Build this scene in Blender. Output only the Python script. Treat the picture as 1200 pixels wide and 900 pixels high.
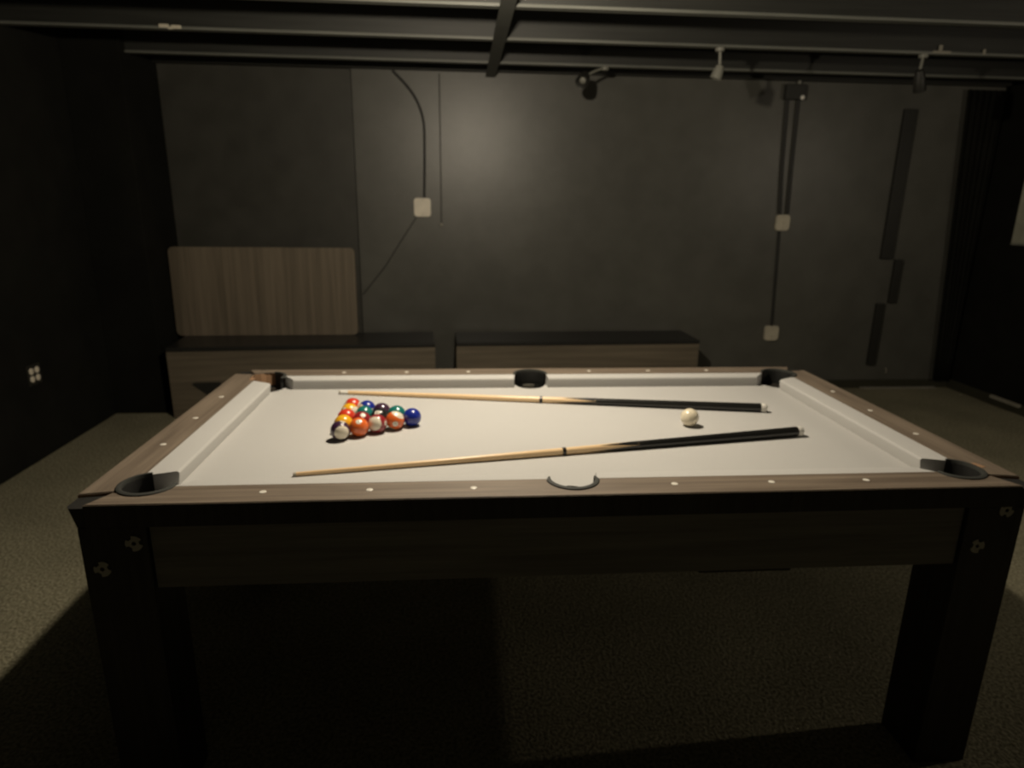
import bpy, bmesh, math, random
from mathutils import Vector, Matrix

random.seed(4)
for o in list(bpy.data.objects):
    bpy.data.objects.remove(o)
scene = bpy.context.scene
C = scene.collection
PI = math.pi

# ------------------------------------------------------------------ camera
ZR = 0.82                      # height of the rail top above the floor
CAM = Vector((-0.2639, -1.9312, 0.6389 + ZR))
YAW, PITCH, ROLL, FPX = 0.0798, 0.2717, 0.0138, 764.7
fw = Vector((math.sin(YAW) * math.cos(PITCH), math.cos(YAW) * math.cos(PITCH), -math.sin(PITCH)))
r0 = Vector((math.cos(YAW), -math.sin(YAW), 0))
u0 = r0.cross(fw)
r2 = r0 * math.cos(ROLL) + u0 * math.sin(ROLL)
u2 = -r0 * math.sin(ROLL) + u0 * math.cos(ROLL)
cd = bpy.data.cameras.new('camera')
cam = bpy.data.objects.new('camera', cd)
C.objects.link(cam)
M = Matrix((r2, u2, -fw)).transposed().to_4x4()
M.translation = CAM
cam.matrix_world = M
cd.sensor_width = 36.0
cd.sensor_fit = 'HORIZONTAL'
cd.lens = FPX / 1200 * 36
cd.clip_start = 0.02
cd.dof.use_dof = True          # the photograph is softly out of focus everywhere
cd.dof.focus_distance = 0.8
cd.dof.aperture_fstop = 5.2
scene.camera = cam

# ------------------------------------------------------------------ world, exposure
w = bpy.data.worlds.new('world')
scene.world = w
w.use_nodes = True
w.node_tree.nodes['Background'].inputs[0].default_value = (0.01, 0.01, 0.01, 1)
w.node_tree.nodes['Background'].inputs[1].default_value = 0.1
scene.view_settings.view_transform = 'Standard'
scene.view_settings.look = 'None'
scene.view_settings.gamma = 1.0
scene.view_settings.use_curve_mapping = False
scene.view_settings.exposure = 0.0

LAMP_MAIN = Vector((-0.15, 0.20, ZR + 1.385))
LAMP_SIDE = Vector((3.70, -0.25, ZR + 1.145))
MAIN_W, SIDE_W = 110.0, 24.0
LAMP_COL = (1.0, 0.87, 0.68)


# ------------------------------------------------------------------ materials
def new_mat(name):
    m = bpy.data.materials.new(name)
    m.use_nodes = True
    nt = m.node_tree
    b = nt.nodes['Principled BSDF']
    return m, nt, b


def plain(name, col, rough=0.6, metal=0.0, spec=0.5, coat=0.0):
    """colour with a slight procedural mottling"""
    m, nt, b = new_mat(name)
    tc = nt.nodes.new('ShaderNodeTexCoord')
    n = nt.nodes.new('ShaderNodeTexNoise')
    n.inputs['Scale'].default_value = 14
    n.inputs['Detail'].default_value = 4
    nt.links.new(tc.outputs['Object'], n.inputs['Vector'])
    r = nt.nodes.new('ShaderNodeValToRGB')
    r.color_ramp.elements[0].position = 0.3
    r.color_ramp.elements[1].position = 0.75
    r.color_ramp.elements[0].color = (*[c * 0.88 for c in col], 1)
    r.color_ramp.elements[1].color = (*[min(1, c * 1.1) for c in col], 1)
    nt.links.new(n.outputs['Fac'], r.inputs[0])
    nt.links.new(r.outputs[0], b.inputs['Base Color'])
    b.inputs['Roughness'].default_value = rough
    b.inputs['Metallic'].default_value = metal
    b.inputs['Specular IOR Level'].default_value = spec
    b.inputs['Coat Weight'].default_value = coat
    b.inputs['Coat Roughness'].default_value = 0.06
    return m


def wood(name, c1, c2, axis='x', rough=0.5, fine=55.0, stretch=0.035, bump=0.05, spec=0.5):
    m, nt, b = new_mat(name)
    tc = nt.nodes.new('ShaderNodeTexCoord')
    mp = nt.nodes.new('ShaderNodeMapping')
    sc = [1.0, 1.0, 1.0]
    sc['xyz'.index(axis)] = stretch
    mp.inputs['Scale'].default_value = sc
    nt.links.new(tc.outputs['Object'], mp.inputs['Vector'])
    n = nt.nodes.new('ShaderNodeTexNoise')
    n.inputs['Scale'].default_value = fine
    n.inputs['Detail'].default_value = 7
    n.inputs['Roughness'].default_value = 0.65
    nt.links.new(mp.outputs[0], n.inputs['Vector'])
    r = nt.nodes.new('ShaderNodeValToRGB')
    r.color_ramp.elements[0].position = 0.32
    r.color_ramp.elements[1].position = 0.70
    r.color_ramp.elements[0].color = (*c1, 1)
    r.color_ramp.elements[1].color = (*c2, 1)
    nt.links.new(n.outputs['Fac'], r.inputs[0])
    nt.links.new(r.outputs[0], b.inputs['Base Color'])
    bp = nt.nodes.new('ShaderNodeBump')
    bp.inputs['Strength'].default_value = bump
    bp.inputs['Distance'].default_value = 0.004
    nt.links.new(n.outputs['Fac'], bp.inputs['Height'])
    nt.links.new(bp.outputs[0], b.inputs['Normal'])
    b.inputs['Roughness'].default_value = rough
    b.inputs['Specular IOR Level'].default_value = spec
    return m


def speckle(name, c1, c2, scale, rough=0.9, bump=0.3, dist=0.004, patch=0.25, spec=0.2, pscale=1.6):
    m, nt, b = new_mat(name)
    tc = nt.nodes.new('ShaderNodeTexCoord')
    n = nt.nodes.new('ShaderNodeTexNoise')
    n.inputs['Scale'].default_value = scale
    n.inputs['Detail'].default_value = 3
    n2 = nt.nodes.new('ShaderNodeTexNoise')
    n2.inputs['Scale'].default_value = pscale
    n2.inputs['Detail'].default_value = 5
    nt.links.new(tc.outputs['Object'], n.inputs['Vector'])
    nt.links.new(tc.outputs['Object'], n2.inputs['Vector'])
    r = nt.nodes.new('ShaderNodeValToRGB')
    r.color_ramp.elements[0].position = 0.35
    r.color_ramp.elements[1].position = 0.65
    r.color_ramp.elements[0].color = (*c1, 1)
    r.color_ramp.elements[1].color = (*c2, 1)
    nt.links.new(n.outputs['Fac'], r.inputs[0])
    mr = nt.nodes.new('ShaderNodeMapRange')
    mr.inputs[1].default_value = 0.3
    mr.inputs[2].default_value = 0.7
    mr.inputs[3].default_value = 1 - patch
    mr.inputs[4].default_value = 1 + patch
    nt.links.new(n2.outputs['Fac'], mr.inputs[0])
    mx = nt.nodes.new('ShaderNodeVectorMath')
    mx.operation = 'SCALE'
    nt.links.new(r.outputs[0], mx.inputs[0])
    nt.links.new(mr.outputs[0], mx.inputs['Scale'])
    nt.links.new(mx.outputs[0], b.inputs['Base Color'])
    bp = nt.nodes.new('ShaderNodeBump')
    bp.inputs['Strength'].default_value = bump
    bp.inputs['Distance'].default_value = dist
    nt.links.new(n.outputs['Fac'], bp.inputs['Height'])
    nt.links.new(bp.outputs[0], b.inputs['Normal'])
    b.inputs['Roughness'].default_value = rough
    b.inputs['Specular IOR Level'].default_value = spec
    return m


def ball_mat(name, col, stripe):
    m, nt, b = new_mat(name)
    ivory = (0.74, 0.68, 0.55, 1)
    if stripe:
        tc = nt.nodes.new('ShaderNodeTexCoord')
        sx = nt.nodes.new('ShaderNodeSeparateXYZ')
        nt.links.new(tc.outputs['Object'], sx.inputs[0])
        ab = nt.nodes.new('ShaderNodeMath')
        ab.operation = 'ABSOLUTE'
        nt.links.new(sx.outputs[2], ab.inputs[0])
        gt = nt.nodes.new('ShaderNodeMath')
        gt.operation = 'GREATER_THAN'
        gt.inputs[1].default_value = 0.0192
        nt.links.new(ab.outputs[0], gt.inputs[0])
        mx = nt.nodes.new('ShaderNodeMix')
        mx.data_type = 'RGBA'
        mx.inputs['A'].default_value = (*col, 1)
        mx.inputs['B'].default_value = ivory
        nt.links.new(gt.outputs[0], mx.inputs['Factor'])
        nt.links.new(mx.outputs['Result'], b.inputs['Base Color'])
    else:
        b.inputs['Base Color'].default_value = (*col, 1)
    b.inputs['Roughness'].default_value = 0.28
    b.inputs['Coat Weight'].default_value = 0.6
    b.inputs['Coat Roughness'].default_value = 0.08
    return m


def emit(name, col, s):
    m, nt, b = new_mat(name)
    b.inputs['Emission Color'].default_value = (*col, 1)
    b.inputs['Emission Strength'].default_value = s
    b.inputs['Base Color'].default_value = (0.8, 0.8, 0.8, 1)
    return m


RAILC = ((0.115, 0.088, 0.064), (0.250, 0.200, 0.150))
m_rail_x = wood('grey_brown_laminate_x', *RAILC, axis='x', rough=0.5)
m_rail_y = wood('grey_brown_laminate_y', *RAILC, axis='y', rough=0.5)
m_bench = wood('bench_laminate', (0.090, 0.073, 0.050), (0.172, 0.142, 0.100), axis='x', rough=0.65, fine=32)
m_leaf = wood('leaf_laminate', (0.105, 0.085, 0.058), (0.20, 0.162, 0.115), axis='z', rough=0.65, fine=26, stretch=0.03)
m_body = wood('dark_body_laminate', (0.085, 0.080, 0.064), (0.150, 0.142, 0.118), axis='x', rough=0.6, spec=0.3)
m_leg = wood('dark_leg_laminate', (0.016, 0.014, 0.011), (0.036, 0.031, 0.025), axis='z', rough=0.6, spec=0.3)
m_raw = plain('raw_board', (0.34, 0.20, 0.11), 0.8)
m_cloth = speckle('grey_cloth', (0.455, 0.45, 0.435), (0.515, 0.51, 0.495), 900, rough=0.95, bump=0.12, dist=0.0006, patch=0.03, spec=0.1)
m_rubber = plain('black_rubber', (0.009, 0.0095, 0.0085), 0.6)
m_rim = plain('grey_rubber_rim', (0.034, 0.036, 0.031), 0.75)
m_cap = plain('black_corner_plastic', (0.011, 0.010, 0.008), 0.7)
m_pearl = plain('pearl_sight', (0.80, 0.76, 0.68), 0.3)
m_steel = plain('dull_zinc', (0.30, 0.29, 0.24), 0.55, metal=0.3)
m_carpet = speckle('carpet', (0.135, 0.124, 0.080), (0.335, 0.312, 0.215), 95, rough=1.0, bump=0.7, dist=0.012, patch=0.16, spec=0.05, pscale=2.2)
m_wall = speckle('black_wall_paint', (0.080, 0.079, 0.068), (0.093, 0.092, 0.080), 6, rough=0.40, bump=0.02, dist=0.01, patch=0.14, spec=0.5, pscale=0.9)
m_wall_left = speckle('black_wall_paint_darker', (0.042, 0.041, 0.034), (0.052, 0.051, 0.043), 6, rough=0.5, bump=0.02, dist=0.01, patch=0.14, spec=0.4, pscale=0.9)  # left sheet of the back wall, darker than the other one
m_wall_bounce = speckle('grey_bounce_wall', (0.32, 0.31, 0.27), (0.37, 0.36, 0.315), 6, rough=0.8, bump=0.02, patch=0.1)  # unseen wall, lightened to bounce lamp light onto the table apron
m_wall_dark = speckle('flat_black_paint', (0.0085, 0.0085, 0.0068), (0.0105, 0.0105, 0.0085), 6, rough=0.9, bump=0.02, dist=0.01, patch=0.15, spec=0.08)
m_joist = wood('black_painted_joist', (0.014, 0.0145, 0.012), (0.026, 0.027, 0.023), axis='x', rough=0.55)
m_flange_lit = wood('painted_lit_joist_flange', (0.085, 0.088, 0.076), (0.16, 0.165, 0.145), axis='x', rough=0.5)  # lamp light along the joist bottoms painted in as lighter grey
m_batten = plain('dark_grey_batten', (0.075, 0.078, 0.068), 0.6)
m_deck = speckle('black_painted_decking', (0.022, 0.023, 0.020), (0.034, 0.035, 0.031), 30, rough=0.8, bump=0.05)
m_seat = plain('black_vinyl_seat', (0.020, 0.020, 0.019), 0.33)
m_blackm = plain('black_metal', (0.018, 0.018, 0.015), 0.5)
m_greym = plain('grey_metal', (0.20, 0.20, 0.17), 0.5)
m_cable = plain('black_cable', (0.016, 0.016, 0.014), 0.6)
m_thin = plain('painted_over_cable', (0.034, 0.033, 0.028), 0.6)
m_plate = plain('cream_plastic_plate', (0.74, 0.68, 0.56), 0.45)
m_plate_dim = plain('beige_plastic_plate', (0.52, 0.48, 0.38), 0.5)
m_slot = plain('dark_slot', (0.05, 0.045, 0.04), 0.6)
m_board = speckle('pale_board', (0.30, 0.30, 0.235), (0.37, 0.37, 0.295), 12, rough=0.6, patch=0.15)
m_maple = wood('maple', (0.70, 0.48, 0.26), (0.84, 0.63, 0.38), axis='x', rough=0.32, fine=120, stretch=0.02, bump=0.0)
m_black_gloss = plain('black_lacquer', (0.012, 0.012, 0.011), 0.3, coat=0.2)
m_white = plain('white_plastic', (0.80, 0.78, 0.72), 0.4)
m_tip = plain('chalked_tip', (0.48, 0.44, 0.37), 0.8)
m_ivory = plain('ivory_resin', (0.80, 0.72, 0.55), 0.22, coat=0.5)
m_spot = plain('number_spot_white', (0.80, 0.76, 0.66), 0.25, coat=0.5)
m_ink = plain('number_ink', (0.02, 0.02, 0.02), 0.3)
m_porc = plain('porcelain', (0.75, 0.73, 0.68), 0.3)
m_bulb = emit('lit_bulb', LAMP_COL, 12.0)
m_strip = plain('pale_edge_strip', (0.25, 0.235, 0.19), 0.6)
m_base = plain('dark_olive_baseboard', (0.030, 0.029, 0.017), 0.6)


# ------------------------------------------------------------------ mesh helpers
def mesh_obj(name, bm, mats, parent=None, loc=None, smooth=False):
    me = bpy.data.meshes.new(name)
    bmesh.ops.recalc_face_normals(bm, faces=bm.faces)
    bm.to_mesh(me)
    bm.free()
    for m in (mats if isinstance(mats, (list, tuple)) else [mats]):
        me.materials.append(m)
    if smooth:
        for p in me.polygons:
            p.use_smooth = True
        try:
            me.set_sharp_from_angle(angle=math.radians(38))
        except Exception:
            pass
    o = bpy.data.objects.new(name, me)
    C.objects.link(o)
    if parent is not None:
        o.parent = parent
    if loc is not None:
        o.location = loc
    return o


def link_copy(src, name, parent, loc=None, rot=None):
    o = bpy.data.objects.new(name, src.data)
    C.objects.link(o)
    o.parent = parent
    if loc is not None:
        o.location = loc
    if rot is not None:
        o.rotation_euler = rot
    return o


def empty(name, loc=(0, 0, 0), rz=0.0):
    o = bpy.data.objects.new(name, None)
    o.empty_display_size = 0.1
    C.objects.link(o)
    o.location = loc
    o.rotation_euler = (0, 0, rz)
    return o


def tag(o, label, cat, group=None):
    o['label'] = label
    o['category'] = cat
    if group:
        o['group'] = group
    return o


def struct(o, label=None):
    o['kind'] = 'structure'
    if label:
        o['label'] = label
    return o


def box(bm, x0, x1, y0, y1, z0, z1, bevel=0.0, seg=2, mi=0):
    vs = [bm.verts.new((x, y, z)) for x in (x0, x1) for y in (y0, y1) for z in (z0, z1)]
    idx = [(0, 1, 3, 2), (4, 6, 7, 5), (0, 4, 5, 1), (2, 3, 7, 6), (0, 2, 6, 4), (1, 5, 7, 3)]
    fs = [bm.faces.new([vs[i] for i in f]) for f in idx]
    for f in fs:
        f.material_index = mi
    if bevel > 0:
        es = {e for f in fs for e in f.edges}
        bmesh.ops.bevel(bm, geom=list(es), offset=bevel, segments=seg, affect='EDGES', profile=0.6)
    return bm


def nbox(*a, **k):
    bm = bmesh.new()
    return box(bm, *a, **k)


def prism(bm, pts, z0, z1, side_mi=None, bevel=0.0):
    """extrude a 2D outline; side_mi(i) gives the material of the side after point i"""
    n = len(pts)
    lo = [bm.verts.new((x, y, z0)) for x, y in pts]
    hi = [bm.verts.new((x, y, z1)) for x, y in pts]
    top = bm.faces.new(hi)
    bot = bm.faces.new(lo[::-1])
    for i in range(n):
        f = bm.faces.new((lo[i], lo[(i + 1) % n], hi[(i + 1) % n], hi[i]))
        if side_mi:
            f.material_index = side_mi(i)
    if bevel:
        bmesh.ops.bevel(bm, geom=list(top.edges), offset=bevel, segments=2, affect='EDGES')
    bmesh.ops.triangulate(bm, faces=[f for f in bm.faces if len(f.verts) > 4])
    return bm


def lathe(bm, prof, segs=24, axis='x', caps=True, a0=0.0, a1=2 * PI):
    """prof: list of (t, r) along the axis"""
    full = abs(a1 - a0 - 2 * PI) < 1e-6
    rings = []
    cnt = segs if full else segs + 1
    for t, r in prof:
        ring = []
        for k in range(cnt):
            a = a0 + (a1 - a0) * k / segs
            p, q = r * math.cos(a), r * math.sin(a)
            ring.append(bm.verts.new({'x': (t, p, q), 'y': (p, t, q), 'z': (p, q, t)}[axis]))
        rings.append(ring)
    for i in range(len(rings) - 1):
        for k in range(segs):
            k2 = (k + 1) % cnt
            bm.faces.new((rings[i][k], rings[i][k2], rings[i + 1][k2], rings[i + 1][k]))
    if caps and full:
        bm.faces.new(rings[0][::-1])
        bm.faces.new(rings[-1])
    return bm


def tube(bm, path, r, segs=10):
    path = [Vector(p) for p in path]
    rings = []
    up = Vector((0.13, 0.21, 0.97)).normalized()
    for i, p in enumerate(path):
        d = (path[min(i + 1, len(path) - 1)] - path[max(i - 1, 0)]).normalized()
        s = d.cross(up)
        if s.length < 0.15:
            s = d.cross(Vector((1, 0, 0)))
        s.normalize()
        t = s.cross(d)
        rings.append([bm.verts.new(p + s * (r * math.cos(2 * PI * k / segs)) + t * (r * math.sin(2 * PI * k / segs))) for k in range(segs)])
    for i in range(len(rings) - 1):
        for k in range(segs):
            bm.faces.new((rings[i][k], rings[i][(k + 1) % segs], rings[i + 1][(k + 1) % segs], rings[i + 1][k]))
    bm.faces.new(rings[0][::-1])
    bm.faces.new(rings[-1])
    return bm


def bez(p0, p1, p2, p3, n=12):
    p0, p1, p2, p3 = map(Vector, (p0, p1, p2, p3))
    return [((1 - t) ** 3) * p0 + 3 * t * (1 - t) ** 2 * p1 + 3 * t * t * (1 - t) * p2 + t ** 3 * p3 for t in [k / n for k in range(n + 1)]]


# ================================================================== THE ROOM
XL, XR, YF, YB = -2.67, 3.84, -4.2, 3.10
ZJ, ZD = ZR + 1.50, ZR + 1.74           # joist underside, decking underside

floor = struct(mesh_obj('floor', nbox(XL - 0.1, XR + 0.1, YF - 0.1, YB + 0.1, -0.06, 0.0), m_carpet), 'grey speckled carpet floor')

# back wall: two sheets with a shallow step between them
wb = struct(mesh_obj('wall_back', nbox(XL - 0.1, XR + 0.1, YB + 0.03, YB + 0.13, 0, ZD + 0.1), m_wall), 'black painted back wall')
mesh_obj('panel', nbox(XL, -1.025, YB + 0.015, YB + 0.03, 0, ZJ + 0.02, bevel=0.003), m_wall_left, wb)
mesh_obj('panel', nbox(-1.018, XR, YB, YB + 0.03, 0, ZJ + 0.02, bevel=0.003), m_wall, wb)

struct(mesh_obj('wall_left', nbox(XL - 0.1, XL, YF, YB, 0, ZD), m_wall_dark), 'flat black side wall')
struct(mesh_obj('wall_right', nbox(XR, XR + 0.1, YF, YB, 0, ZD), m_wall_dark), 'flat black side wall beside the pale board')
struct(mesh_obj('wall_front', nbox(XL - 0.1, XR + 0.1, YF - 0.1, YF, 0, ZD), m_wall_bounce), 'unseen grey wall behind the viewer')
struct(mesh_obj('wall_corner', nbox(XL, -2.325, 2.60, YB + 0.015, 0, ZD, bevel=0.004), m_wall_dark), 'boxed-out black corner of the wall')
struct(mesh_obj('baseboard_right', nbox(XR - 0.02, XR, 0.5, YB, 0, 0.075, bevel=0.006), m_base), 'low dark baseboard')
bb = bmesh.new()
box(bb, 1.75, XR - 0.02, YB - 0.016, YB, 0, 0.07, bevel=0.005)
struct(mesh_obj('baseboard_back', bb, m_base), 'low dark baseboard')
struct(mesh_obj('trim_1', nbox(3.05, 3.70, YB - 0.06, YB - 0.018, 0.0, 0.012, bevel=0.004), m_strip), 'pale strip along the wall')  # thin floor strip, paler than the carpet
struct(mesh_obj('trim_2', nbox(XR - 0.045, XR - 0.021, 2.33, 2.60, 0.055, 0.080, bevel=0.004), m_strip), 'short pale strip on the baseboard')

ceiling = struct(mesh_obj('ceiling', nbox(XL - 0.1, XR + 0.1, YF - 0.1, YB + 0.13, ZD, ZD + 0.06), m_deck), 'black painted floor decking above')
jm = None
for k in range(-9, 3):
    y = 1.42 + 0.64 * k
    if jm is None:
        jm = mesh_obj('joist', nbox(XL, XR, -0.016, 0.016, ZJ + 0.012, ZD), m_joist, ceiling, (0, y, 0))
        fm = mesh_obj('flange', nbox(XL, XR, -0.026, 0.026, ZJ, ZJ + 0.014, bevel=0.003, seg=2), m_flange_lit, jm)
    else:
        j2 = link_copy(jm, 'joist', ceiling, (0, y, 0))
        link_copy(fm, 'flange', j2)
mesh_obj('batten', nbox(-0.080, -0.010, 0.75, YB, ZJ - 0.012, ZJ, bevel=0.002), m_batten, ceiling)
mesh_obj('sill_plate', nbox(XL, XR, YB - 0.05, YB + 0.03, ZJ + 0.02, ZJ + 0.07, bevel=0.003), m_joist, ceiling)

# ================================================================== POOL TABLE
OX, OY = 1.118, 0.587        # outer rail edge
WX, WY = 1.020, 0.494        # inner edge of the wood
NX, NY = 0.953, 0.450        # cushion nose
ZB = ZR - 0.043              # bed surface
CPX, CPY, CPR = 0.986, 0.480, 0.062    # corner pockets
SPY, SPR = 0.497, 0.062                # side pockets

table = tag(empty('pool_table', (0, 0, 0)), 'large pool table with pale grey cloth and grey-brown wooden rails', 'pool table')


def arc(cx, cy, r, a0, a1, n=10):
    return [(cx + r * math.cos(a0 + (a1 - a0) * k / n), cy + r * math.sin(a0 + (a1 - a0) * k / n)) for k in range(n + 1)]


# --- bed with pocket cut-outs
def bed_outline(bx, by, rc, rs):
    q = []
    # first quadrant pieces mirrored by hand, counter-clockwise from (bx, 0)
    dy = math.sqrt(rc ** 2 - (bx - CPX) ** 2)
    dx = math.sqrt(rc ** 2 - (by - CPY) ** 2)
    a_s = math.atan2(-dy, bx - CPX)
    a_e = math.atan2(by - CPY, -dx)
    if a_e < 0:
        a_e += 2 * PI
    c = arc(CPX, CPY, rc, a_s, a_e - 2 * PI, 10)
    ds = math.sqrt(rs ** 2 - (by - SPY) ** 2)
    b0 = math.atan2(by - SPY, ds)
    b1 = -PI - b0
    s = arc(0, SPY, rs, b0, b1, 12)
    top = c + s + [(-x, y) for x, y in c[::-1]]
    return top + [(-x, -y) for x, y in top]


bm = prism(bmesh.new(), bed_outline(1.005, 0.492, 0.060, 0.056), ZB - 0.025, ZB)
mesh_obj('bed', bm, m_cloth, table)


# --- wooden rails
def rail_outline_long():
    """near rail outline (negative y): inner edge with corner and side notches"""
    p = [(-1.078, -OY), (1.078, -OY)]
    # mitred end up to the corner pocket
    right = [(1.046, -0.524)]
    a0 = math.atan2(-0.524 + CPY, 1.046 - CPX)
    dx = math.sqrt(CPR ** 2 - (WY - CPY) ** 2)
    a1 = math.atan2(-WY + CPY, -dx)
    right = arc(CPX, -CPY, math.hypot(1.046 - CPX, -0.524 + CPY), a0, a0, 0) if False else right
    a1 = a1 if a1 < a0 else a1 - 2 * PI
    right += arc(CPX, -CPY, CPR, a0, a1, 8)[1:]
    ds = math.sqrt(SPR ** 2 - (WY - SPY) ** 2)
    b0 = math.atan2(-WY + SPY, ds)
    side = arc(0, -SPY, SPR, b0, -PI - b0, 12)
    left = [(-x, y) for x, y in right[::-1]]
    return p + right + side + left


def rail_outline_short():
    """left rail (negative x)"""
    ye = 0.536
    a0 = math.atan2(0.510 - CPY, -1.046 + CPX)
    dy = math.sqrt(CPR ** 2 - (WX - CPX) ** 2)
    a1 = math.atan2(-dy, -WX + CPX)
    if a1 < 0:
        a1 += 2 * PI
    top = [(-1.046, 0.518)] + arc(-CPX, CPY, CPR, a0, a1, 7)[1:]
    top = [(-OX, 0.530)] + top
    bot = [(x, -y) for x, y in top[::-1]]
    return bot + top


RAIL_T = 0.055
lo = rail_outline_long()
sh = rail_outline_short()


def raw_sides(outl, straight):
    def f(i):
        a, b = outl[i], outl[(i + 1) % len(outl)]
        if max(abs(a[1]), abs(b[1])) > OY - 1e-4 or (abs(a[0]) > OX - 1e-4 and abs(b[0]) > OX - 1e-4):
            return 2 if straight(a, b) else 1
        return 0 if straight(a, b) else 1
    return f


is_long_straight = lambda a, b: abs(a[1] - b[1]) < 1e-6 and abs(a[0] - b[0]) > 0.2
is_short_straight = lambda a, b: abs(a[0] - b[0]) < 1e-6 and abs(a[1] - b[1]) > 0.2
rail_near = mesh_obj('rail', prism(bmesh.new(), lo, ZR - RAIL_T, ZR, raw_sides(lo, is_long_straight), bevel=0.002), [m_rail_x, m_raw, m_leg], table)
rail_far = link_copy(rail_near, 'rail', table, None, (0, 0, PI))
rail_l = mesh_obj('rail', prism(bmesh.new(), sh, ZR - RAIL_T, ZR, raw_sides(sh, is_short_straight), bevel=0.002), [m_rail_y, m_raw, m_leg], table)
rail_r = link_copy(rail_l, 'rail', table, None, (0, 0, PI))

# sights
S = 0.238
bm = lathe(bmesh.new(), [(ZR - 0.001, 0.0078), (ZR + 0.0008, 0.0078), (ZR + 0.0014, 0.006)], 16, 'z')
sight0 = None
for rail, spots in ((rail_near, [((k - 4) * S, -0.537) for k in (1, 2, 3, 5, 6, 7)]),
                    (rail_far, [((k - 4) * S, -0.537) for k in (1, 2, 3, 5, 6, 7)]),
                    (rail_l, [(-1.064, (k - 2) * 0.222) for k in (1, 2, 3)]),
                    (rail_r, [(-1.064, (k - 2) * 0.222) for k in (1, 2, 3)])):
    for x, y in spots:
        if sight0 is None:
            sight0 = mesh_obj('sight', bm, m_pearl, rail, (x, y, 0))
        else:
            link_copy(sight0, 'sight', rail, (x, y, 0))

# black corner caps filling the wedges between the rails
for sx in (-1, 1):
    for sy in (-1, 1):
        pts = [(1.040, 0.500), (1.046, 0.526), (1.081, OY - 0.001), (1.108, OY - 0.001), (OX - 0.001, OY - 0.012), (OX - 0.001, 0.529), (1.048, 0.5165)]
        pts = [(x * sx, y * sy) for x, y in pts]
        cbm = prism(bmesh.new(), pts, ZR - RAIL_T, ZR - 0.008)
        for v in cbm.verts:
            if v.co.z < ZR - 0.05:
                v.co.x = max(-1.099, min(1.099, v.co.x))
                v.co.y = max(-0.5825, min(0.5825, v.co.y))
        mesh_obj('corner_cap', cbm, m_cap, table)


# --- cushions
def cushion(along, n0, n1, b0, b1, nose, back, sgn):
    """along 'x': nose line at y=sgn*nose from n0..n1, back line at y=sgn*back from b0..b1"""
    bm = bmesh.new()
    # profile points: (depth position, z, param 0 nose .. 1 back)
    prof = [(0.0, ZB + 0.0355), (0.002, ZB + 0.0385), (0.006, ZB + 0.0400), (back - nose, ZR - 0.0005), (back - nose, ZB + 0.0005), (0.005, ZB + 0.0005), (0.003, ZB + 0.010), (0.0, ZB + 0.031)]
    ends = []
    for k in (0, 1):
        ring = []
        for d, z in prof:
            t = d / (back - nose)
            u = (n0 + (b0 - n0) * t) if k == 0 else (n1 + (b1 - n1) * t)
            v = sgn * (nose + d)
            ring.append(bm.verts.new((u, v, z) if along == 'x' else (v, u, z)))
        ends.append(ring)
    n = len(prof)
    for i in range(n):
        bm.faces.new((ends[0][i], ends[0][(i + 1) % n], ends[1][(i + 1) % n], ends[1][i]))
    bm.faces.new(ends[0][::-1])
    bm.faces.new(ends[1])
    return mesh_obj('cushion', bm, m_cloth, table, smooth=True)


for sy in (-1, 1):
    cushion('x', -0.885, -0.066, -0.925, -0.060, NY, WY, sy)
    cushion('x', 0.066, 0.885, 0.060, 0.925, NY, WY, sy)
for sx in (-1, 1):
    cushion('y', -0.398, 0.398, -0.428, 0.428, NX, WX, sx)


# --- pocket liners: cup below the bed, wall and lip on the rail side
def pocket(cx, cy, r, a0, a1, lip=True, zlip=0.004):
    bm = bmesh.new()
    seg = 28
    # cup
    prof = [(ZB - 0.004, r - 0.001), (ZB - 0.06, r - 0.004), (ZB - 0.165, r - 0.016)]
    rings = [[bm.verts.new((cx + q * math.cos(2 * PI * k / seg), cy + q * math.sin(2 * PI * k / seg), z)) for k in range(seg)] for z, q in prof]
    for i in range(2):
        for k in range(seg):
            bm.faces.new((rings[i][k], rings[i][(k + 1) % seg], rings[i + 1][(k + 1) % seg], rings[i + 1][k]))
    bm.faces.new(rings[-1])
    o = mesh_obj('pocket_cup', bm, m_rubber, table, smooth=True)
    if lip:
        bm = bmesh.new()
        sec = [(r - 0.002, ZB - 0.004), (r - 0.002, ZR - 0.004), (r - 0.001, ZR + zlip), (r + 0.004, ZR + zlip + 0.001), (r + 0.009, ZR + zlip - 0.001), (r + 0.010, ZR + 0.0002)]
        N = 22
        rows = []
        for k in range(N + 1):
            a = a0 + (a1 - a0) * k / N
            e = min(1.0, min(k, N - k) / 2.0)          # taper the lip towards its horns
            row = []
            for q, z in sec:
                qq = r - 0.002 + (q - r + 0.002) * (0.55 + 0.45 * e)
                row.append(bm.verts.new((cx + qq * math.cos(a), cy + qq * math.sin(a), z)))
            rows.append(row)
        for k in range(N):
            for j in range(len(sec) - 1):
                f = bm.faces.new((rows[k][j], rows[k + 1][j], rows[k + 1][j + 1], rows[k][j + 1]))
                f.material_index = 0 if j < 1 else 1
        mesh_obj('pocket_liner', bm, [m_rubber, m_rim], table, smooth=True)


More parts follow.
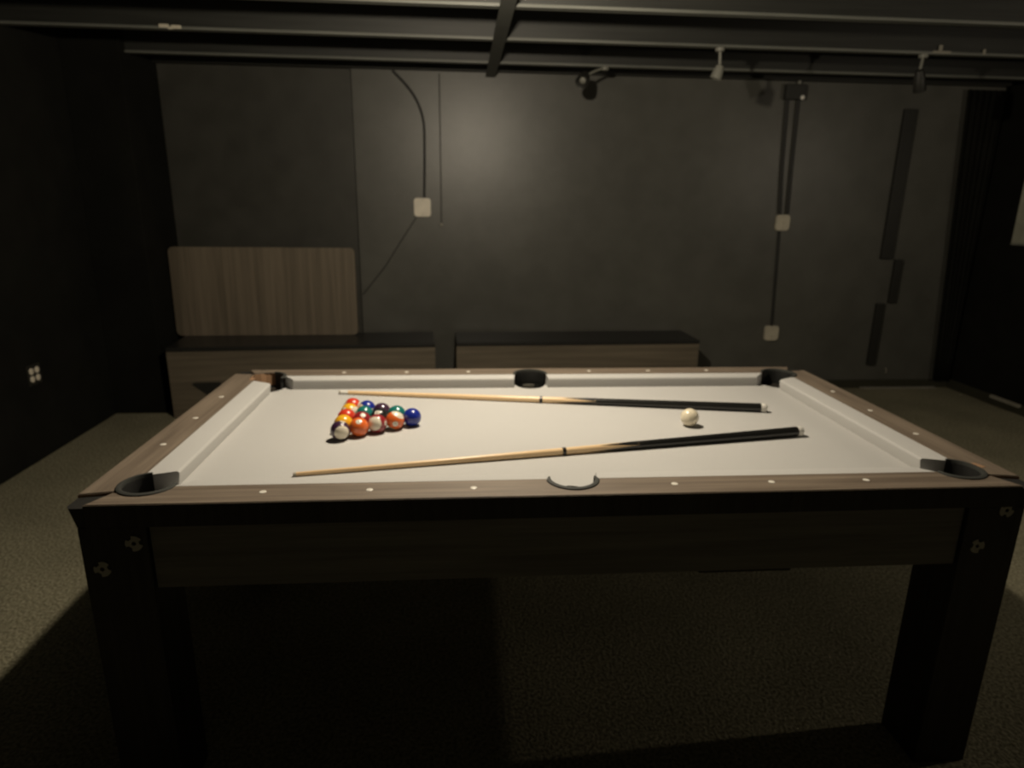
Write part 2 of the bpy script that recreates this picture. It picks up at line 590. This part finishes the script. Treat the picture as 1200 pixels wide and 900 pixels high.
d2 = math.radians
pocket(-CPX, -CPY, 0.059, d2(225 - 118), d2(225 + 132))
pocket(CPX, -CPY, 0.059, d2(-45 - 118), d2(-45 + 118))
pocket(CPX, CPY, 0.059, d2(45 - 118), d2(45 + 118))
pocket(-CPX, CPY, 0.059, d2(-22), d2(78))        # liner torn here: bare board shows on one side
for bx, by, a in ((CPX + 0.079, -CPY + 0.020, 0.35), (-CPX - 0.046, CPY - 0.030, 0.2)):
    bk = mesh_obj('bare_patch', nbox(-0.008, 0.008, -0.015, 0.015, ZR - 0.004, ZR + 0.0008, bevel=0.0006), m_raw, table, (bx, by, 0))
    bk.rotation_euler = (0, 0, a)
    bk['label'] = 'chipped tan bare patch'
pocket(0, -SPY, 0.055, d2(270 - 98), d2(270 + 98))
pocket(0, SPY, 0.057, d2(90 - 103), d2(90 + 103))

# --- body below the rails
APB = ZR - 0.215
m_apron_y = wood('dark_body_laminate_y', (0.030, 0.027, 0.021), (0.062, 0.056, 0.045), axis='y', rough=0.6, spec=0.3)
for sy in (-1, 1):
    y0, y1 = sorted((sy * 0.572, sy * 0.547))
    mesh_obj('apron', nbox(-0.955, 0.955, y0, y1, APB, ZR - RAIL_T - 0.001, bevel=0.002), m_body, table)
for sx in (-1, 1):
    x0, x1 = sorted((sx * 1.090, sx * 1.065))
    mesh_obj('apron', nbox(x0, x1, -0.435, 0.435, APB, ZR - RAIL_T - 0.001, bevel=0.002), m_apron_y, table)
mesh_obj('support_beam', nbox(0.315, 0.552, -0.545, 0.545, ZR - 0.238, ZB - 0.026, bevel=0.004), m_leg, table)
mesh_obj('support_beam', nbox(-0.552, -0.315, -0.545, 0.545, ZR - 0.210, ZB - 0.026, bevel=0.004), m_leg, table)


def bolt_plate_bm():
    bm = bmesh.new()
    N = 48
    R_ = []
    for k in range(N):
        a = 2 * PI * k / N
        d = min(abs(((a - c + PI) % (2 * PI)) - PI) for c in (0.15, 2.2, 4.0))
        R_.append(0.0185 if d > 0.36 else 0.0115)
    out0 = [bm.verts.new((R_[k] * math.cos(2 * PI * k / N), 0, R_[k] * math.sin(2 * PI * k / N))) for k in range(N)]
    out1 = [bm.verts.new((R_[k] * math.cos(2 * PI * k / N), -0.0025, R_[k] * math.sin(2 * PI * k / N))) for k in range(N)]
    in1 = [bm.verts.new((0.005 * math.cos(2 * PI * k / N), -0.0025, 0.005 * math.sin(2 * PI * k / N))) for k in range(N)]
    in0 = [bm.verts.new((0.005 * math.cos(2 * PI * k / N), 0, 0.005 * math.sin(2 * PI * k / N))) for k in range(N)]
    for k in range(N):
        j = (k + 1) % N
        bm.faces.new((out0[k], out0[j], out1[j], out1[k]))
        bm.faces.new((out1[k], out1[j], in1[j], in1[k]))
        bm.faces.new((in1[k], in1[j], in0[j], in0[k]))
    return bm


BOLTS = (((-0.985, -0.095), (-1.060, -0.156)), ((0.996, -0.160), (1.052, -0.065)))
plate0 = None
for sx in (-1, 1):
    for sy in (-1, 1):
        x0, x1 = sorted((sx * 1.100, sx * 0.957))
        y0, y1 = sorted((sy * 0.583, sy * 0.438))
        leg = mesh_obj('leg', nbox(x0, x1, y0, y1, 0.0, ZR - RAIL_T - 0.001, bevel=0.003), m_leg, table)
        if sy < 0:
            spots = BOLTS[0] if sx < 0 else BOLTS[1]
            for i, (x, z) in enumerate(spots):
                if plate0 is None:
                    plate0 = mesh_obj('bolt_plate', bolt_plate_bm(), m_steel, leg, (x, -0.5835, ZR + z))
                else:
                    link_copy(plate0, 'bolt_plate', leg, (x, -0.5835, ZR + z), (0, 0.9 * i + sx, 0))

# ================================================================== BALLS
BR = 0.0286
COL = {1: (0.80, 0.42, 0.015), 2: (0.010, 0.024, 0.26), 3: (0.62, 0.045, 0.018), 4: (0.045, 0.016, 0.045), 5: (0.72, 0.14, 0.025),
       6: (0.008, 0.16, 0.14), 7: (0.26, 0.015, 0.022), 8: (0.010, 0.010, 0.010)}
CN = {1: 'yellow', 2: 'blue', 3: 'red', 4: 'dark purple', 5: 'orange', 6: 'teal green', 7: 'maroon', 8: 'black'}


def sphere_bm(r):
    bm = bmesh.new()
    bmesh.ops.create_icosphere(bm, subdivisions=4, radius=r)
    return bm


def spot_bm():
    bm = bmesh.new()
    prof = []
    for k in range(5):
        th = 0.30 * k / 4
        prof.append(((BR + 0.00012) * math.cos(th), (BR + 0.00012) * math.sin(th)))
    lathe(bm, [prof[0][:1] + (1e-5,)] + prof[1:], 20, 'x', caps=False)
    return bm


sph0 = mesh_obj('ball_mesh', sphere_bm(BR), m_ivory, smooth=True)
ball_meshes = sph0.data
bpy.data.objects.remove(sph0)
spot_o = mesh_obj('spot_mesh', spot_bm(), m_spot, smooth=True)
spot_me = spot_o.data
bpy.data.objects.remove(spot_o)


def digits_mesh(n):
    cu = bpy.data.curves.new('number', 'FONT')
    cu.body = str(n)
    cu.size = 0.0085
    cu.align_x = 'CENTER'
    cu.align_y = 'CENTER'
    t = bpy.data.objects.new('number', cu)
    C.objects.link(t)
    dg = bpy.context.evaluated_depsgraph_get()
    me = bpy.data.meshes.new_from_object(t.evaluated_get(dg))
    bpy.data.objects.remove(t)
    for v in me.vertices:
        y, z = v.co.x, v.co.y
        R2 = BR + 0.00030
        v.co = Vector((math.sqrt(max(R2 * R2 - y * y - z * z, 0)), y, z))
    me.materials.clear()
    me.materials.append(m_ink)
    return me


def make_ball(n, pos, axis, spot_dir, where):
    """axis: pole of the stripe; spot_dir: where one number spot faces"""
    col = COL[n if n <= 8 else n - 8]
    me = ball_meshes.copy()
    me.materials.clear()
    me.materials.append(ball_mat('ball_%d_resin' % n, col, n > 8))
    o = bpy.data.objects.new('billiard_ball', me)
    C.objects.link(o)
    x = Vector(spot_dir).normalized()
    z = Vector(axis)
    z = (z - x * z.dot(x)).normalized()
    y = z.cross(x)
    R = Matrix((x, y, z)).transposed()
    mw = R.to_4x4()
    mw.translation = Vector(pos)
    o.matrix_world = mw
    cn = CN[n if n <= 8 else n - 8]
    lab = ('solid %s billiard ball %s' % (cn, where)) if n <= 8 else ('white billiard ball with %s %s stripe %s' % ('an' if cn[0] == 'o' else 'a', cn, where))
    tag(o, lab, 'billiard ball', 'racked billiard balls')
    dm = digits_mesh(n)
    for s in (0, 1):
        sp = bpy.data.objects.new('number_spot', spot_me)
        C.objects.link(sp)
        sp.parent = o
        sp.rotation_euler = (0, 0, PI * s)
        nm = bpy.data.objects.new('number', dm)
        C.objects.link(nm)
        nm.parent = sp
    return o


AX, AY, BD = -0.420, 0.030, 0.0582
rack = [
    [(2, (0, 0, 1), (1, 0.1, 0))],
    [(13, (0.51, -0.17, 0.86), (0.14, -0.98, -0.09)), (14, (0.2, -1, -0.35), (1, 0.2, 0))],
    [(15, (-0.22, -0.93, 0.30), (0.85, -0.2, 0.1)), (8, (0, 0, 1), (-0.15, -0.62, 0.75)), (4, (0, 0, 1), (1, 0.1, 0))],
    [(5, (0, 0, 1), (0.1, -0.6, 0.80)), (7, (0, 0, 1), (0.25, -0.52, 0.80)), (6, (0, 0, 1), (1, 0.15, -0.1)), (10, (0.75, 0.64, 0), (0.67, -0.78, 0.02))],
    [(12, (0.42, -0.88, 0.15), (-0.3, -0.1, -0.9)), (1, (0, 0, 1), (1, 0, -0.2)), (3, (0, 0, 1), (1, 0.1, 0)), (9, (-0.8, 0.58, 0.0), (0.5, 0.7, -0.5)), (11, (0.8, 0.1, -0.1), (0.1, 0.8, 0.2))],
]
WH = {2: 'alone at the point of the rack', 13: 'beside the blue point ball', 14: 'beside the blue point ball',
      15: 'along the rack edge between two orange balls', 8: 'in the middle of the rack', 4: 'behind the black ball',
      5: 'along the rack edge near the corner', 7: 'inside the rack behind the orange ball', 6: 'inside the rack behind the maroon ball', 10: 'along the rack edge nearest the benches',
      12: 'at a back corner of the rack', 1: 'in the back row of the rack', 3: 'in the middle of the back row', 9: 'in the back row of the rack', 11: 'at a back corner of the rack'}
for k, colm in enumerate(rack):
    for j, (n, ax, sd) in enumerate(colm):
        make_ball(n, (AX - k * BD * 0.866, AY + (j - k / 2) * BD, ZB + BR), ax, sd, WH[n])

cb = bpy.data.objects.new('cue_ball', ball_meshes.copy())
C.objects.link(cb)
cb.location = (0.460, -0.004, ZB + BR)
tag(cb, 'plain ivory white cue ball lying alone between the two cues', 'billiard ball')


# ================================================================== CUES
def make_cue(tip, butt, fj, fp, label, RT=0.0068, ferrule=None):
    """tip, butt: xy points on the bed; fj joint fraction; fp where the black butt begins"""
    tip, butt = Vector((*tip, ZB)), Vector((*butt, ZB))
    L = (butt - tip).length
    RB = 0.0150
    rad = lambda t: RT + (RB - RT) * (t / L)
    a = math.atan2(butt.y - tip.y, butt.x - tip.x)
    o = empty('pool_cue', (tip.x, tip.y, ZB), a)
    slope = math.atan((RB - RT) / L)
    cue = o
    # each part is a lathe about local x, lifted so that it lies on the cloth
    def part(name, t0, t1, mat, dr=0.0, n=6):
        prof = []
        for k in range(n + 1):
            t = t0 + (t1 - t0) * k / n
            prof.append((t, rad(t) + dr))
        bm = lathe(bmesh.new(), prof, 28, 'x')
        for v in bm.verts:
            v.co.z += rad(v.co.x) + 0.0003
        return mesh_obj(name, bm, mat, cue, smooth=True)
    tj, tp = fj * L, fp * L
    bm = lathe(bmesh.new(), [(0, 0.0035), (0.0015, 0.0055), (0.004, RT), (0.008, RT)], 20, 'x')
    for v in bm.verts:
        v.co.z += RT + 0.0003
    mesh_obj('tip', bm, m_tip, cue, smooth=True)
    part('ferrule', 0.008, 0.036, ferrule or m_white, 0.0, 2)
    part('shaft', 0.036, tj - 0.006, m_maple)
    part('joint_collar', tj - 0.006, tj + 0.004, m_black_gloss, 0.0012, 1)
    part('forearm', tj + 0.004, tp, m_maple)
    part('butt', tp, L - 0.022, m_black_gloss)
    bm = lathe(bmesh.new(), [(L - 0.022, RB + 0.0003), (L - 0.008, RB + 0.0003), (L - 0.006, RB - 0.001), (L - 0.002, RB - 0.003), (L, RB - 0.006)], 24, 'x')
    for v in bm.verts:
        v.co.z += RB + 0.0003
    mesh_obj('bumper', bm, m_white, cue, smooth=True)
    # four black points running forward over the maple forearm
    for q in range(4):
        c = 2 * PI * q / 4 + 0.45
        bm = bmesh.new()
        N, Wd = 10, 4
        rows = []
        t0 = tp - (0.155 if q % 2 == 0 else 0.12)
        for k in range(N + 1):
            t = t0 + (tp + 0.002 - t0) * k / N
            half = (PI / 4) * (k / N) + 0.01
            r = rad(t) + 0.0002
            rows.append([bm.verts.new((t, r * math.cos(c + half * (2 * j / Wd - 1)), r * math.sin(c + half * (2 * j / Wd - 1)) + rad(t) + 0.0003)) for j in range(Wd + 1)])
        for k in range(N):
            for j in range(Wd):
                bm.faces.new((rows[k][j], rows[k + 1][j], rows[k + 1][j + 1], rows[k][j + 1]))
        mesh_obj('inlay_point', bm, m_black_gloss, cue, smooth=True)
    tag(o, label, 'pool cue', 'pool cues')
    return o


make_cue((-0.710, 0.390), (0.778, 0.126), 0.488, 0.615, 'maple and black pool cue lying between the racked balls and the rail by the benches')
make_cue((-0.695, -0.352), (0.782, -0.107), 0.485, 0.635, 'maple and black pool cue on the open cloth side of the ball rack', RT=0.0052, ferrule=m_maple)


# ================================================================== BENCHES AND LEAF
def bench(x0, y0, x1, y1, D, label, dark_mark=False):
    L = math.hypot(x1 - x0, y1 - y0)
    o = empty('bench', (x0, y0, 0), math.atan2(y1 - y0, x1 - x0))
    H = 0.462
    mesh_obj('front_panel', nbox(0, L, 0, 0.02, 0.0, H, bevel=0.002), m_bench, o)
    mesh_obj('back_panel', nbox(0.001, L - 0.001, D - 0.02, D, 0.0, H, bevel=0.002), m_bench, o)
    for xx in (0, L - 0.02):
        mesh_obj('side_panel', nbox(xx, xx + 0.02, 0.0205, D - 0.0205, 0, H, bevel=0.002), m_bench, o)
    mesh_obj('seat', nbox(0.0, L, -0.006, D, H + 0.001, H + 0.030, bevel=0.007, seg=3), m_seat, o)
    if dark_mark:  # thin dark patch laid on the front panel
        pts = [(-0.095, 0.030), (-0.075, 0.042), (0.09, 0.042), (0.105, 0.0), (0.08, -0.048), (0.0, -0.048)]
        bm = prism(bmesh.new(), pts, 0, 0.003)
        g = mesh_obj('dark_front_mark', bm, m_blackm, o, (0.235, -0.0002, 0.205))
        g.rotation_euler = (PI / 2, 0, 0)
        g['label'] = 'dark patch'
    return tag(o, label, 'bench', 'storage benches')


bench(-2.235, 2.490, -0.450, 2.615, 0.44, 'long grey-brown storage bench with the table leaf standing on its black seat', True)
bench(-0.300, 2.640, 1.500, 2.702, 0.385, 'long grey-brown storage bench with empty black seat against the black wall')


def rounded(w, h, r, n=6):
    pts = []
    for cx, cy, a in ((w / 2 - r, h - r, 0), (-w / 2 + r, h - r, PI / 2), (-w / 2 + r, r, PI), (w / 2 - r, r, 1.5 * PI)):
        for k in range(n + 1):
            t = a + PI / 2 * k / n
            pts.append((cx + r * math.cos(t), cy + r * math.sin(t)))
    return pts


bm = prism(bmesh.new(), rounded(1.285, 0.632, 0.035), 0.0, 0.025, bevel=0.002)
for v in bm.verts:
    x, y, z = v.co
    v.co = (x, -z, y)
leaf = mesh_obj('table_leaf', bm, m_leaf, None, (-1.672, 2.925, 0.4935))
leaf.rotation_euler = (-0.03, 0, math.radians(1.5))
tag(leaf, 'flat brown wood-grain table leaf with rounded corners leaning on the wall', 'table leaf')


# ================================================================== ELECTRICAL THINGS ON THE WALLS
def wall_plate(name, x, z, w, h, mat, label, kind, t=0.022):
    o = empty(name, (x, YB, z))
    bm = prism(bmesh.new(), [(px, py - h / 2) for px, py in rounded(w, h, 0.022)], 0, t, bevel=0.004)
    for v in bm.verts:
        a, b, c = v.co
        v.co = (a, -c, b)
    mesh_obj('cover_plate', bm, mat, o, smooth=True)
    if kind == 'switch':
        mesh_obj('toggle', nbox(-0.007, 0.007, -t - 0.010, -t, -0.012, 0.012, bevel=0.002), mat, o)
    elif kind == 'outlet':
        for dz in (-0.022, 0.022):
            bm = bmesh.new()
            lathe(bm, [(-t - 0.0025, 0.014), (-t, 0.015)], 20, 'y')
            s = mesh_obj('socket', bm, mat, o, (0, 0, dz))
            for dx in (-0.005, 0.005):
                mesh_obj('slot', nbox(dx - 0.001, dx + 0.001, -t - 0.0032, -t - 0.002, -0.004, 0.005), m_slot, s)
    for dz in (-h * 0.4, h * 0.4):
        mesh_obj('screw', lathe(bmesh.new(), [(-t - 0.0012, 0.003), (-t, 0.0035)], 10, 'y'), m_steel, o, (0, 0, dz))
    return tag(o, label, 'wall box')


wall_plate('junction_box', -0.543, ZR + 0.593, 0.122, 0.132, m_plate, 'square cream junction box cover below a bent black cable', 'blank')
wall_plate('light_switch', 2.217, ZR + 0.514, 0.108, 0.118, m_plate_dim, 'beige light switch plate under the twin black conduits', 'switch')
wall_plate('power_outlet', 2.235, ZR - 0.353, 0.114, 0.118, m_plate_dim, 'beige square power outlet low on the back wall', 'outlet')

# quad outlet on the side wall: black plate with four pale receptacles
o = empty('quad_outlet', (XL, 1.82, ZR - 0.332))
mesh_obj('cover_plate', nbox(0, 0.006, -0.058, 0.058, -0.058, 0.058, bevel=0.002), m_blackm, o)
for dy in (-0.025, 0.025):
    for dz in (-0.022, 0.022):
        bm = lathe(bmesh.new(), [(0.006, 0.0185), (0.009, 0.018), (0.0095, 0.016)], 20, 'x')
        mesh_obj('socket', bm, m_plate, o, (0, dy, dz), smooth=True)
tag(o, 'black quad outlet plate with four pale sockets on the side wall', 'power outlet')


def cable(name, path, r, label, mat=m_cable, cat='cable', group=None):
    p0 = Vector(path[0])
    oo = mesh_obj(name, tube(bmesh.new(), path, r), mat, smooth=True)
    return tag(oo, label, cat, group)


yb = YB - 0.009
cable('cable', bez((-0.73, yb, ZR + 1.515), (-0.66, yb, ZR + 1.44), (-0.51, yb, ZR + 1.34), (-0.517, yb, ZR + 1.10)) + [Vector((-0.520, yb, ZR + 0.90)), Vector((-0.528, yb, ZR + 0.661))], 0.0085,
      'black cable bending down the wall into the cream junction box')
cable('cable', [(-0.588, YB - 0.006, ZR + 0.524), (-0.70, YB - 0.006, ZR + 0.36), (-0.83, YB - 0.006, ZR + 0.16), (-1.005, YB - 0.006, ZR - 0.05)], 0.004,
      'thin black cable running slantwise down from the cream junction box', mat=m_thin)
o = empty('drop_cable', (-0.405, YB, ZR + 0.47))
mesh_obj('cord', tube(bmesh.new(), [(0, -0.005, 0.01), (0, -0.005, 0.5), (0.0, -0.005, 1.03)], 0.0040), m_thin, o, smooth=True)
mesh_obj('end_clip', nbox(-0.008, 0.008, -0.016, 0, -0.012, 0.012, bevel=0.003), m_strip, o)
tag(o, 'thin straight black cord with a small pale end clip beside the junction box', 'cable')
cable('conduit', [(2.138, YB - 0.014, ZR + 1.40), (2.158, YB - 0.014, ZR + 0.95), (2.184, YB - 0.014, ZR + 0.574)], 0.012, 'black conduit into the light switch on the side toward the benches', cat='conduit', group='twin conduits above the light switch')
cable('conduit', [(2.222, YB - 0.014, ZR + 1.40), (2.232, YB - 0.014, ZR + 0.95), (2.244, YB - 0.014, ZR + 0.574)], 0.012, 'black conduit into the light switch below the white knob', cat='conduit', group='twin conduits above the light switch')
cable('conduit', [(2.200, YB - 0.010, ZR + 0.454), (2.216, YB - 0.010, ZR + 0.08), (2.232, YB - 0.010, ZR - 0.293)], 0.009, 'single thin black conduit between light switch and wall outlet', cat='conduit')
o = empty('pull_box', (2.185, YB, ZR + 1.44))
mesh_obj('housing', nbox(-0.075, 0.075, -0.05, 0, -0.05, 0.055, bevel=0.006), m_blackm, o)
mesh_obj('riser', lathe(bmesh.new(), [(0.0555, 0.013), (0.10, 0.013)], 14, 'z'), m_greym, o, (0.03, -0.022, 0))
mesh_obj('knob', lathe(bmesh.new(), [(-0.062, 0.008), (-0.056, 0.0155), (-0.050, 0.0155)], 16, 'y'), m_white, o, (0.050, -0.0005, -0.036), smooth=True)
tag(o, 'black box with a tiny white knob where the twin conduits start', 'wall box')

# stepped black boards on the wall near the dark corner
for nm, x0, x1, z0, z1, tilt, lab in (
        ('wall_strip', 3.055, 3.150, ZR + 0.245, ZR + 1.35, -0.055, 'tall wide black board on the wall near the dark corner'),
        ('wall_strip', 3.180, 3.240, ZR - 0.105, ZR + 0.240, -0.03, 'short narrow black board offset below the tall one'),
        ('wall_strip', 3.085, 3.150, ZR - 0.62, ZR - 0.11, -0.06, 'lowest black board reaching down to the floor edge')):
    h = z1 - z0
    bm = nbox(-(x1 - x0) / 2, (x1 - x0) / 2, -0.03, 0, 0, h, bevel=0.004)
    for v in bm.verts:
        v.co.x += tilt * v.co.z * 0.0
    oo = mesh_obj(nm, bm, m_blackm, None, ((x0 + x1) / 2, YB, z0))
    tag(oo, lab, 'raceway')
oo = mesh_obj('wall_hook', tube(bmesh.new(), [(0, 0, 0.02), (0, -0.012, 0.02), (0, -0.018, 0.0), (0, -0.012, -0.016), (0, -0.006, -0.012)], 0.0065), m_strip, None, (3.265, YB, ZR - 0.675), smooth=True)
tag(oo, 'tiny pale hook low on the wall by the dark corner', 'hook')

# black curtain hanging in the far corner
bm = bmesh.new()
NW, NH = 28, 10
rows = []
for k in range(NH + 1):
    t = k / NH
    x0 = 3.665 + (3.505 - 3.665) * t
    rows.append([bm.verts.new((x0 + (XR - 0.03 - x0) * i / NW, YB - 0.045 - 0.016 * math.sin(i * 1.35) * (1 - 0.3 * t), 0.075 + (ZJ - 0.085) * t)) for i in range(NW + 1)])
for k in range(NH):
    for i in range(NW):
        bm.faces.new((rows[k][i], rows[k][i + 1], rows[k + 1][i + 1], rows[k + 1][i]))
oo = mesh_obj('curtain', bm, m_wall_dark, smooth=True)
md = oo.modifiers.new('thickness', 'SOLIDIFY')
md.thickness = 0.004
tag(oo, 'narrow black curtain hanging in the corner beside the pale board', 'curtain')

# pale board on the side wall
o = empty('wall_board', (XR, 2.215, ZR + 0.395))
mesh_obj('panel', nbox(-0.022, 0, -0.50, 0.515, 0.0, 0.72, bevel=0.003), m_board, o)
for a, b, c, d in ((-0.50, 0.515, -0.012, 0.0), (-0.50, 0.515, 0.72, 0.732)):
    mesh_obj('frame_strip', nbox(-0.026, 0, a, b, c, d, bevel=0.002), m_greym, o)
tag(o, 'pale greenish board mounted on the black side wall', 'board')


# ================================================================== CEILING FIXTURES
def spot_light(loc, ztop, aim, length, rad, mat, ring_mat, label, stem_top=None, stem_mat=m_greym):
    """loc: head centre; a stem hangs from a joist, a yoke holds the can"""
    o = empty('spotlight', loc)
    L = Vector(loc)
    top = Vector(stem_top) - L if stem_top else Vector((0, 0, ztop - loc[2]))
    n = top.normalized()
    a = Vector(aim).normalized()
    mesh_obj('stem', tube(bmesh.new(), [a * -0.35 * length, (a * -0.35 * length + top) / 2 + Vector((0, 0, 0.004)), top], 0.0085), stem_mat, o, smooth=True)
    mesh_obj('mount', lathe(bmesh.new(), [(top.z - 0.018, 0.024), (top.z - 0.001, 0.028)], 18, 'z'), stem_mat, o, (top.x, top.y, 0), smooth=True)
    bm = lathe(bmesh.new(), [(-0.50 * length, rad * 0.35), (-0.44 * length, rad * 0.62), (-0.1 * length, rad * 0.86), (0.48 * length, rad), (0.50 * length, rad * 0.97), (0.45 * length, rad * 0.80), (0.2 * length, rad * 0.5)], 24, 'z')
    h = mesh_obj('can', bm, mat, o, smooth=True)
    h.rotation_euler = a.to_track_quat('Z', 'Y').to_euler()
    bm = lathe(bmesh.new(), [(0.21 * length, rad * 0.50), (0.30 * length, rad * 0.46), (0.36 * length, rad * 0.25), (0.37 * length, 0.002)], 20, 'z', caps=False)
    mesh_obj('lens', bm, ring_mat, h, smooth=True)
    return tag(o, label, 'spotlight', 'ceiling spotlights')


JY2, JY3 = 1.42 + 0.64, 1.42 + 1.28
spot_light((0.535, 2.60, ZR + 1.412), ZJ, (-0.35, -0.75, -0.55), 0.105, 0.044, m_blackm, m_greym, 'round black spotlight head tilted on a slanted arm above the wall', stem_top=(0.69, JY3, ZJ))
spot_light((1.218, JY2, ZR + 1.375), ZJ, (-0.25, 0.1, -0.95), 0.075, 0.034, m_greym, m_plate_dim, 'small grey bell-shaped spotlight hanging on a short stem')
spot_light((2.440, JY2, ZR + 1.362), ZJ, (0.35, 0.25, -0.9), 0.125, 0.036, m_blackm, m_greym, 'slim black spotlight drooping from a stem near the dark corner')

# small pale fittings on the second joist
o = empty('cable_staple', (-1.79, JY2 - 0.023, ZJ + 0.010))
for dx in (-0.032, 0.030):
    mesh_obj('tab', nbox(dx - 0.026, dx + 0.026, -0.006, 0, -0.009, 0.009, bevel=0.003), m_plate_dim, o, (0, 0, 0.004 if dx < 0 else 0.0))
mesh_obj('bridge', nbox(-0.01, 0.01, -0.004, 0, -0.012, 0.0, bevel=0.001), m_plate_dim, o)
tag(o, 'pair of small pale tabs stapled to a ceiling joist', 'staple')
o = empty('joist_bracket', (2.53, JY2 - 0.023, ZJ + 0.004))
mesh_obj('strap', nbox(-0.055, 0.055, -0.005, 0, 0.0, 0.014, bevel=0.002), m_strip, o)
mesh_obj('tab', nbox(-0.022, 0.0, -0.006, -0.0005, 0.0145, 0.044, bevel=0.002), m_strip, o)
tag(o, 'small pale metal bracket on a joist beside the drooping spotlight', 'bracket')
oo = mesh_obj('joist_clip', nbox(-0.008, 0.008, -0.006, 0, 0, 0.03, bevel=0.002), m_strip, None, (2.79, JY2 - 0.023, ZJ + 0.004))
tag(oo, 'tiny pale upright clip on a joist near the side wall', 'clip')


def bulb_bm(z_end):
    return lathe(bmesh.new(), [(-0.038, 0.004), (-0.034, 0.016), (-0.022, 0.028), (0.0, 0.034), (0.02, 0.029), (0.045, 0.017), (z_end, 0.014)], 24, 'z')


def bulb_light(o, watts):
    ld = bpy.data.lights.new('bulb_light', 'POINT')
    ld.energy = watts
    ld.color = LAMP_COL
    ld.shadow_soft_size = 0.030
    l_ = bpy.data.objects.new('bulb_light', ld)
    C.objects.link(l_)
    l_.parent = o
    l_.location = (0, 0, -0.075)


# main lamp: bulb in a socket on a board under the joists
o = empty('ceiling_lamp', LAMP_MAIN)
top = ZJ - LAMP_MAIN.z
mesh_obj('mounting_board', nbox(-0.09, 0.09, -0.36, 0.36, top - 0.018, top - 0.0005, bevel=0.002), m_deck, o)
mesh_obj('socket', lathe(bmesh.new(), [(top - 0.060, 0.022), (top - 0.045, 0.03), (top - 0.030, 0.055), (top - 0.0185, 0.058)], 24, 'z'), m_porc, o, smooth=True)
mesh_obj('bulb', bulb_bm(top - 0.061), m_bulb, o, smooth=True)
bulb_light(o, MAIN_W)
tag(o, 'bare bulb in a porcelain socket on the ceiling above the pool table', 'lamp')

# second, weaker lamp on the side wall
o = empty('wall_lamp', LAMP_SIDE)
mesh_obj('backplate', lathe(bmesh.new(), [(XR - LAMP_SIDE.x - 0.016, 0.045), (XR - LAMP_SIDE.x, 0.05)], 24, 'x'), m_porc, o, (0, 0, 0.09), smooth=True)
mesh_obj('arm', tube(bmesh.new(), [(XR - LAMP_SIDE.x - 0.016, 0, 0.09), (0.05, 0, 0.10), (0.012, 0, 0.098), (0, 0, 0.085)], 0.009), m_greym, o, smooth=True)
mesh_obj('bulb', bulb_bm(0.085), m_bulb, o, smooth=True)
bulb_light(o, SIDE_W)
tag(o, 'dim bare bulb on a short arm on the side wall', 'lamp')
